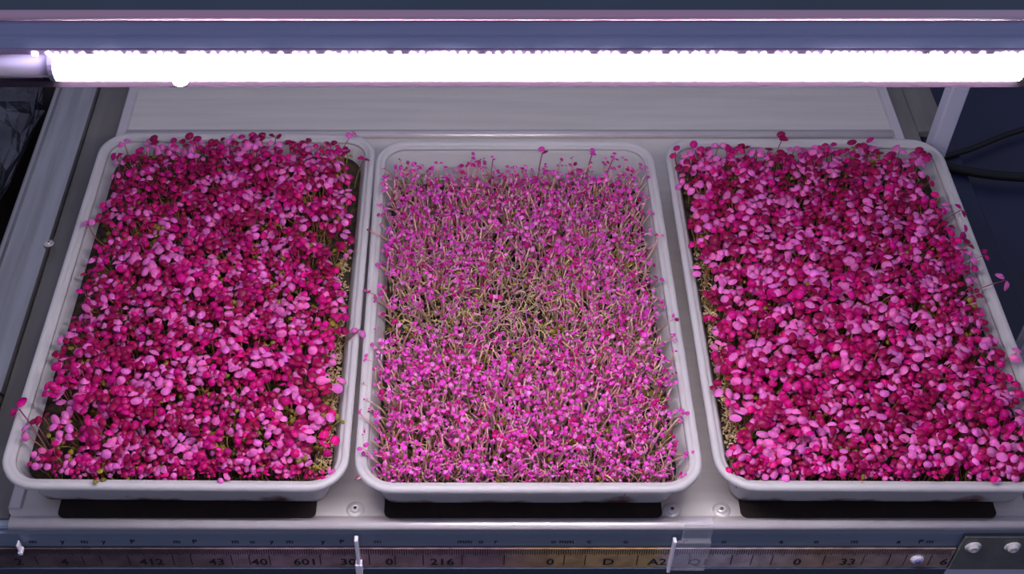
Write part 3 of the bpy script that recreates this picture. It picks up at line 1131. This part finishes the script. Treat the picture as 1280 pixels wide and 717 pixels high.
STRAYS = []   # filled below with foot, head positions in metres
LA = [
    ('mag', (-0.3640, 0.050, 0.034), (-0.3912, 0.0796, 0.064), 1.25, 'lone magenta seedling arching out over the left wall of the leftmost tray'),
    ('mag', (-0.3640, 0.056, 0.034), (-0.3742, 0.0659, 0.060), 0.85, 'small magenta seedling beside the lone arching one in the leftmost tray'),
    ('mag', (-0.350, 0.405, 0.034), (-0.3559, 0.4156, 0.085), 0.95, 'tall dark seedling at the back left corner of the leftmost tray'),
    ('mag', (-0.281, 0.405, 0.034), (-0.2831, 0.4136, 0.090), 1.05, 'tallest dark seedling at the back of the leftmost tray'),
    ('mag', (-0.135, 0.425, 0.032), (-0.1160, 0.436, 0.080), 0.90, 'dark seedling leaning to the back right corner of the leftmost tray'),
    ('mag', (0.449, 0.385, 0.034), (0.4557, 0.3960, 0.092), 0.95, 'tall dark seedling near the back right corner of the rightmost tray'),
    ('mag', (0.460, 0.384, 0.034), (0.4768, 0.3930, 0.088), 1.00, 'dark seedling bending right behind the crowd of the rightmost tray'),
    ('mag', (0.485, 0.226, 0.034), (0.5225, 0.2285, 0.072), 1.15, 'magenta seedling leaning far over the right rim of the rightmost tray'),
    ('mag', (0.484, 0.260, 0.034), (0.5150, 0.2650, 0.070), 0.80, 'small magenta seedling hanging just past the right rim of the rightmost tray'),
    ('mag', (0.485, 0.324, 0.034), (0.5080, 0.3287, 0.070), 1.00, 'magenta seedling in front of the white right wall of the rightmost tray'),
    ('mag', (0.330, 0.410, 0.032), (0.3380, 0.418, 0.088), 1.00, 'dark upright seedling at the back left of the rightmost tray'),
    ('pink', (0.170, 0.220, 0.028), (0.1900, 0.2351, 0.066), 1.30, 'dark pink seedling alone before the right wall of the middle tray'),
    ('pink', (0.165, 0.168, 0.028), (0.1800, 0.1829, 0.062), 1.30, 'round pink seedling low before the right wall of the middle tray'),
    ('pink', (0.160, 0.090, 0.026), (0.1830, 0.110, 0.064), 1.25, 'pink seedling near the front right wall of the middle tray'),
    ('pink', (0.080, 0.395, 0.026), (0.0850, 0.405, 0.080), 1.30, 'dark pink seedling standing high at the back of the middle tray'),
    ('pink', (0.150, 0.390, 0.026), (0.1600, 0.400, 0.080), 1.35, 'dark pink seedling at the back right of the middle tray'),
    ('pink', (0.130, 0.392, 0.026), (0.1370, 0.402, 0.081), 1.25, 'dark pink seedling second from the back right of the middle tray'),
    ('pink', (0.030, 0.390, 0.026), (0.0330, 0.398, 0.078), 1.15, 'small pink seedling standing apart at the back of the middle tray'),
]
for a in LA:
    stray(*a)

# ------------------------------------------------------------------ beside the rack, left: brown board with a crinkled film bag
bench = thing('side_bench', 'dark brown board bench beyond the left steel rail', 'bench', (-0.75, 0.55, FZ))
box_obj('bench_top', (-0.22, 0.215, -0.45, 0.45, 0.66, 0.69), 'brown', bench, b=0.003)
for sx in (-0.2, 0.175):
    for sy in (-0.43, 0.39):
        box_obj('leg', (sx, sx + 0.02, sy, sy + 0.04, 0.0, 0.66), 'brown', bench, b=0.002)

nu, nv = 44, 30
vv, ff = [], []
r2 = np.random.default_rng(3)
ph = r2.uniform(0, 6.28, (10, 3))
fr = r2.uniform(3, 19, (10, 2))
for b_ in range(nv + 1):
    t = b_ / nv
    for a in range(nu):
        w = 2 * PI * a / nu
        prof = math.sin(PI * min(0.5, 0.12 + t * 0.52)) if t < .75 else math.cos((t - .75) / .25 * PI / 2) * .98
        n_ = sum(math.sin(fr[k, 0] * w * 0.5 // 1 * 1.0 + round(fr[k, 0]) * w + fr[k, 1] * t * 2.2 + ph[k, 0]) / (1 + .12 * fr[k, 0]) for k in range(10)) * .018
        rr = prof * (1 + n_ * 1.6) + abs(math.sin(round(fr[1, 0]) * w + 9 * t)) * .02 * prof
        sq = 1.0 / max(abs(math.cos(w)), abs(math.sin(w))) ** 0.45
        vv.append((0.100 * rr * sq * math.cos(w), 0.215 * rr * sq * math.sin(w), 0.10 * t + n_ * .05 * (t > .05)))
for b_ in range(nv):
    for a in range(nu):
        q = (a + 1) % nu
        ff.append([b_ * nu + a, b_ * nu + q, (b_ + 1) * nu + q, (b_ + 1) * nu + a])
ff.append(list(range(nu - 1, -1, -1)))
ff.append([nv * nu + a for a in range(nu)])
bag = link('plastic_bag', mesh_np('plastic_bag', vv, ff, 'bag', smooth=False), None, (-0.628, 0.60, FZ + 0.6905))
tag(bag, 'dark crinkled shiny plastic bag at the left edge behind the steel rail', 'bag')

# ------------------------------------------------------------------ beside the rack, right: navy bin and black cables
binr = thing('storage_bin', 'dark navy blue storage bin in the gap right of the rack', 'bin', (1.00, 0.62, FZ))


def bin_mesh():
    prof = [(0.06, 0.0), (0.05, 0.006), (0.012, 0.50), (0.006, 0.515), (0.0, 0.52), (0.0, 0.55), (0.004, 0.553), (0.012, 0.55)]
    return loft(prof, 0.66, 0.95, 0.06, False)


v, f = bin_mesh()
link('bin_body', mesh_np('bin_body', v, f, 'navy', smooth=False), binr)
v, f = loft([(0.002, 0.5515), (0.0, 0.556), (0.003, 0.568), (0.012, 0.574), (0.04, 0.574), (0.046, 0.566), (0.06, 0.565)], 0.67, 0.96, 0.062, False)
link('bin_lid', mesh_np('bin_lid', v, f, 'navy', smooth=False), binr)


def cable(pts, r, label):
    pts = np.array(pts, float)
    # smooth the control points
    out = []
    n = len(pts)
    for i in range(n - 1):
        p0, p1, p2, p3 = pts[max(i - 1, 0)], pts[i], pts[i + 1], pts[min(i + 2, n - 1)]
        for t in np.linspace(0, 1, 8, endpoint=False):
            out.append(0.5 * (2 * p1 + (p2 - p0) * t + (2 * p0 - 5 * p1 + 4 * p2 - p3) * t * t + (3 * p1 - p0 - 3 * p2 + p3) * t ** 3))
    out.append(pts[-1])
    v, f = tube_along(out, r, 8)
    o = link('cable', mesh_np('cable', v, f, 'black'))
    return tag(o, label, 'cable', 'black cables right of the rack')


ZL = FZ + 0.574
cable([(0.660, 0.730, ZL + .007), (0.700, 0.712, ZL + .007), (0.76, 0.700, ZL + .007), (0.84, 0.698, ZL + .007), (0.95, 0.71, ZL + .007), (1.1, 0.75, ZL + .007)], 0.0065,
      'thick black cable sagging across the navy bin right of the rack')
cable([(0.662, 0.738, ZL + .004), (0.72, 0.760, ZL + .004), (0.80, 0.800, ZL + .004), (0.9, 0.83, ZL + .004), (1.1, 0.85, ZL + .004)], 0.004,
      'thinner black cable rising behind the thick cable on the navy bin')
# lavender board leaning at the far right
lb = thing('lavender_panel', 'pale lavender upright panel edge at the far right beside the rightmost tray', 'panel', (0.590, 0.255, FZ))
v, f = bevel_box(-0.006, 0.030, -0.010, 0.010, 0.0, 0.98, 0.003)
o = link('panel_board', mesh_np('panel_board', v, f, 'post', smooth=False), lb)
box_obj('panel_cap', (-0.008, 0.032, -0.012, 0.012, 0.980, 0.986), 'post', lb, b=0.001)
